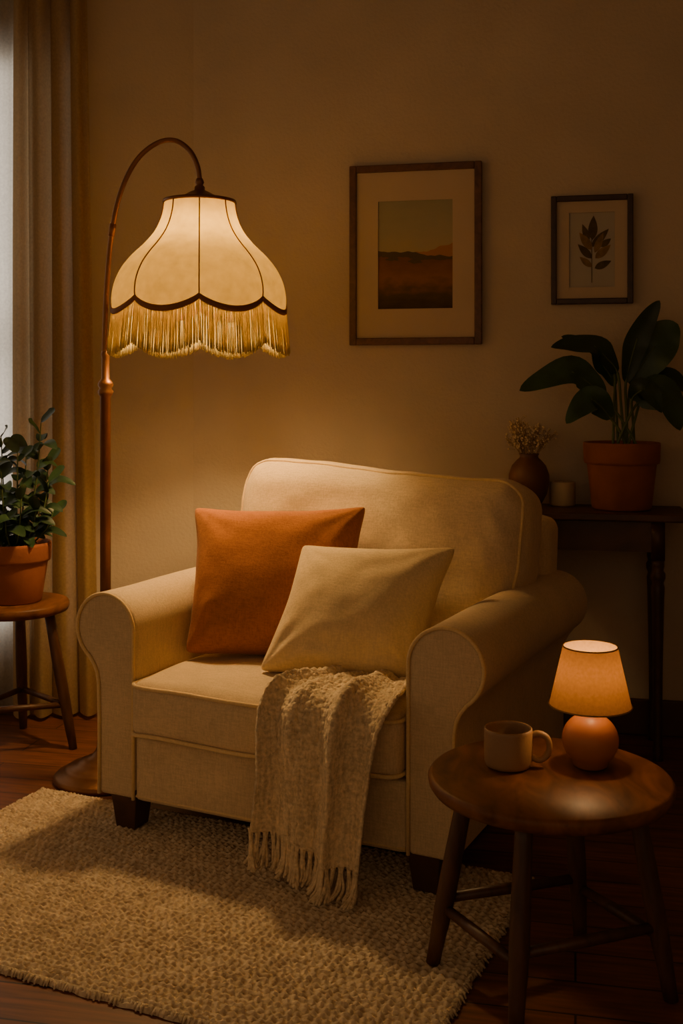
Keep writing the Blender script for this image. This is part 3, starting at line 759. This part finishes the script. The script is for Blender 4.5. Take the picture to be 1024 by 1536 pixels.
gz = math_('ADD', sp.outputs[2], math_('MULTIPLY', math_('SUBTRACT', nz.outputs[0], 0.5), 0.28))
ground = ramp(nt, [(0.0, (0.055, 0.035, 0.015)), (0.15, (0.09, 0.06, 0.025)), (0.28, (0.26, 0.12, 0.04)), (0.42, (0.20, 0.09, 0.03)), (0.5, (0.13, 0.07, 0.03))]); nt.links.new(gz, ground.inputs[0])
sky = ramp(nt, [(0.5, (0.42, 0.34, 0.20)), (0.75, (0.35, 0.32, 0.21)), (1.0, (0.30, 0.29, 0.20))]); nt.links.new(gz, sky.inputs[0])
h2 = math_('ADD', math_('ADD', 0.42, math_('MULTIPLY', sp.outputs[0], 0.18)), math_('MULTIPLY', math_('SUBTRACT', nx_.outputs[0], 0.5), 0.12))
k2 = math_('GREATER_THAN', h2, sp.outputs[2])
mA = N(nt, "ShaderNodeMix", data_type='RGBA'); nt.links.new(k2, mA.inputs[0]); nt.links.new(sky.outputs[0], mA.inputs[6]); mA.inputs[7].default_value = (0.38, 0.19, 0.075, 1)
h1 = math_('ADD', math_('SUBTRACT', 0.545, math_('MULTIPLY', sp.outputs[0], 0.07)), math_('MULTIPLY', math_('SUBTRACT', nx_.outputs[0], 0.5), 0.10))
k1 = math_('GREATER_THAN', h1, sp.outputs[2])
mB = N(nt, "ShaderNodeMix", data_type='RGBA'); nt.links.new(k1, mB.inputs[0]); nt.links.new(mA.outputs[2], mB.inputs[6]); mB.inputs[7].default_value = (0.10, 0.075, 0.04, 1)
k0 = math_('GREATER_THAN', 0.45, gz)
mC = N(nt, "ShaderNodeMix", data_type='RGBA'); nt.links.new(k0, mC.inputs[0]); nt.links.new(mB.outputs[2], mC.inputs[6]); nt.links.new(ground.outputs[0], mC.inputs[7])
nt.links.new(mC.outputs[2], b.inputs["Base Color"])
mb = MB(); mb.add(*box_data(-0.145, 0.145, -0.015, -0.012, -0.205, 0.205)); mb.obj("painting", m, f1, smooth=False)
f2 = frame("framed_botanical_print", 1.475, 1.6915, 0.281, 0.381, 0.020, M['framedark'], 0.156, 0.262)
mb = MB(); mb.add(*box_data(-0.085, 0.085, -0.015, -0.012, -0.14, 0.14)); mb.obj("print_paper", M['paper'], f2, smooth=False)
mb = MB(); y = -0.0158
def flat_leaf(x0_, z0_, ang, L, w, mi):
    d = Vector((math.sin(ang), 0, math.cos(ang))); s_ = Vector((d.z, 0, -d.x)); n_ = 9; vs = []
    for k in range(n_+1):
        t = k/n_; ww = w*.5*math.sin(pi*t**.8)**.9 if 0 < t < 1 else 0.0002
        c_ = Vector((x0_, y-0.0001*mi, z0_))+d*L*t; vs += [c_-s_*ww, c_+s_*ww]
    mb.add(vs, [(2*k, 2*k+1, 2*k+3, 2*k+2) for k in range(n_)], mi)
flat_leaf(0.002, 0.035, 0.05, 0.085, 0.032, 0)
for (x_, z_, a, L, w, mi) in ((0.0,0.0,-0.6,0.075,0.028,1),(0.0,0.01,0.75,0.085,0.028,0),(0.0,-0.03,-0.75,0.07,0.026,0),(0.012,-0.03,0.85,0.07,0.028,1),(0,-0.06,-0.85,0.055,0.022,1),(0.01,-0.065,1.15,0.062,0.026,0),(0.01,-0.01,0.4,0.075,0.024,1),(-0.01,0.03,-0.35,0.065,0.022,0),(0.03,0.01,0.9,0.045,0.022,0)):
    flat_leaf(x_, z_, a, L, w, mi)
mb.add(*box_data(-0.0012, 0.0012, y, y+0.0004, -0.115, 0.05), mi=0)
mb.obj("botanical_sprig", [M['ink1'], M['ink2']], f2, smooth=False)

# ---------------------------------------------------------------- daylight & ambient
dl = light("window_daylight", 'AREA', (-1.75, 4.75, 1.5), 26, (1.0, 0.94, 0.86), shape='RECTANGLE', size=1.2, size_y=2.2)
dl.rotation_euler = (math.radians(-90), 0, 0)
w = D.worlds.new("world"); S.world = w; w.use_nodes = True
bg = w.node_tree.nodes["Background"]; bg.inputs[0].default_value = (1.0, 0.63, 0.34, 1); bg.inputs[1].default_value = 0.35
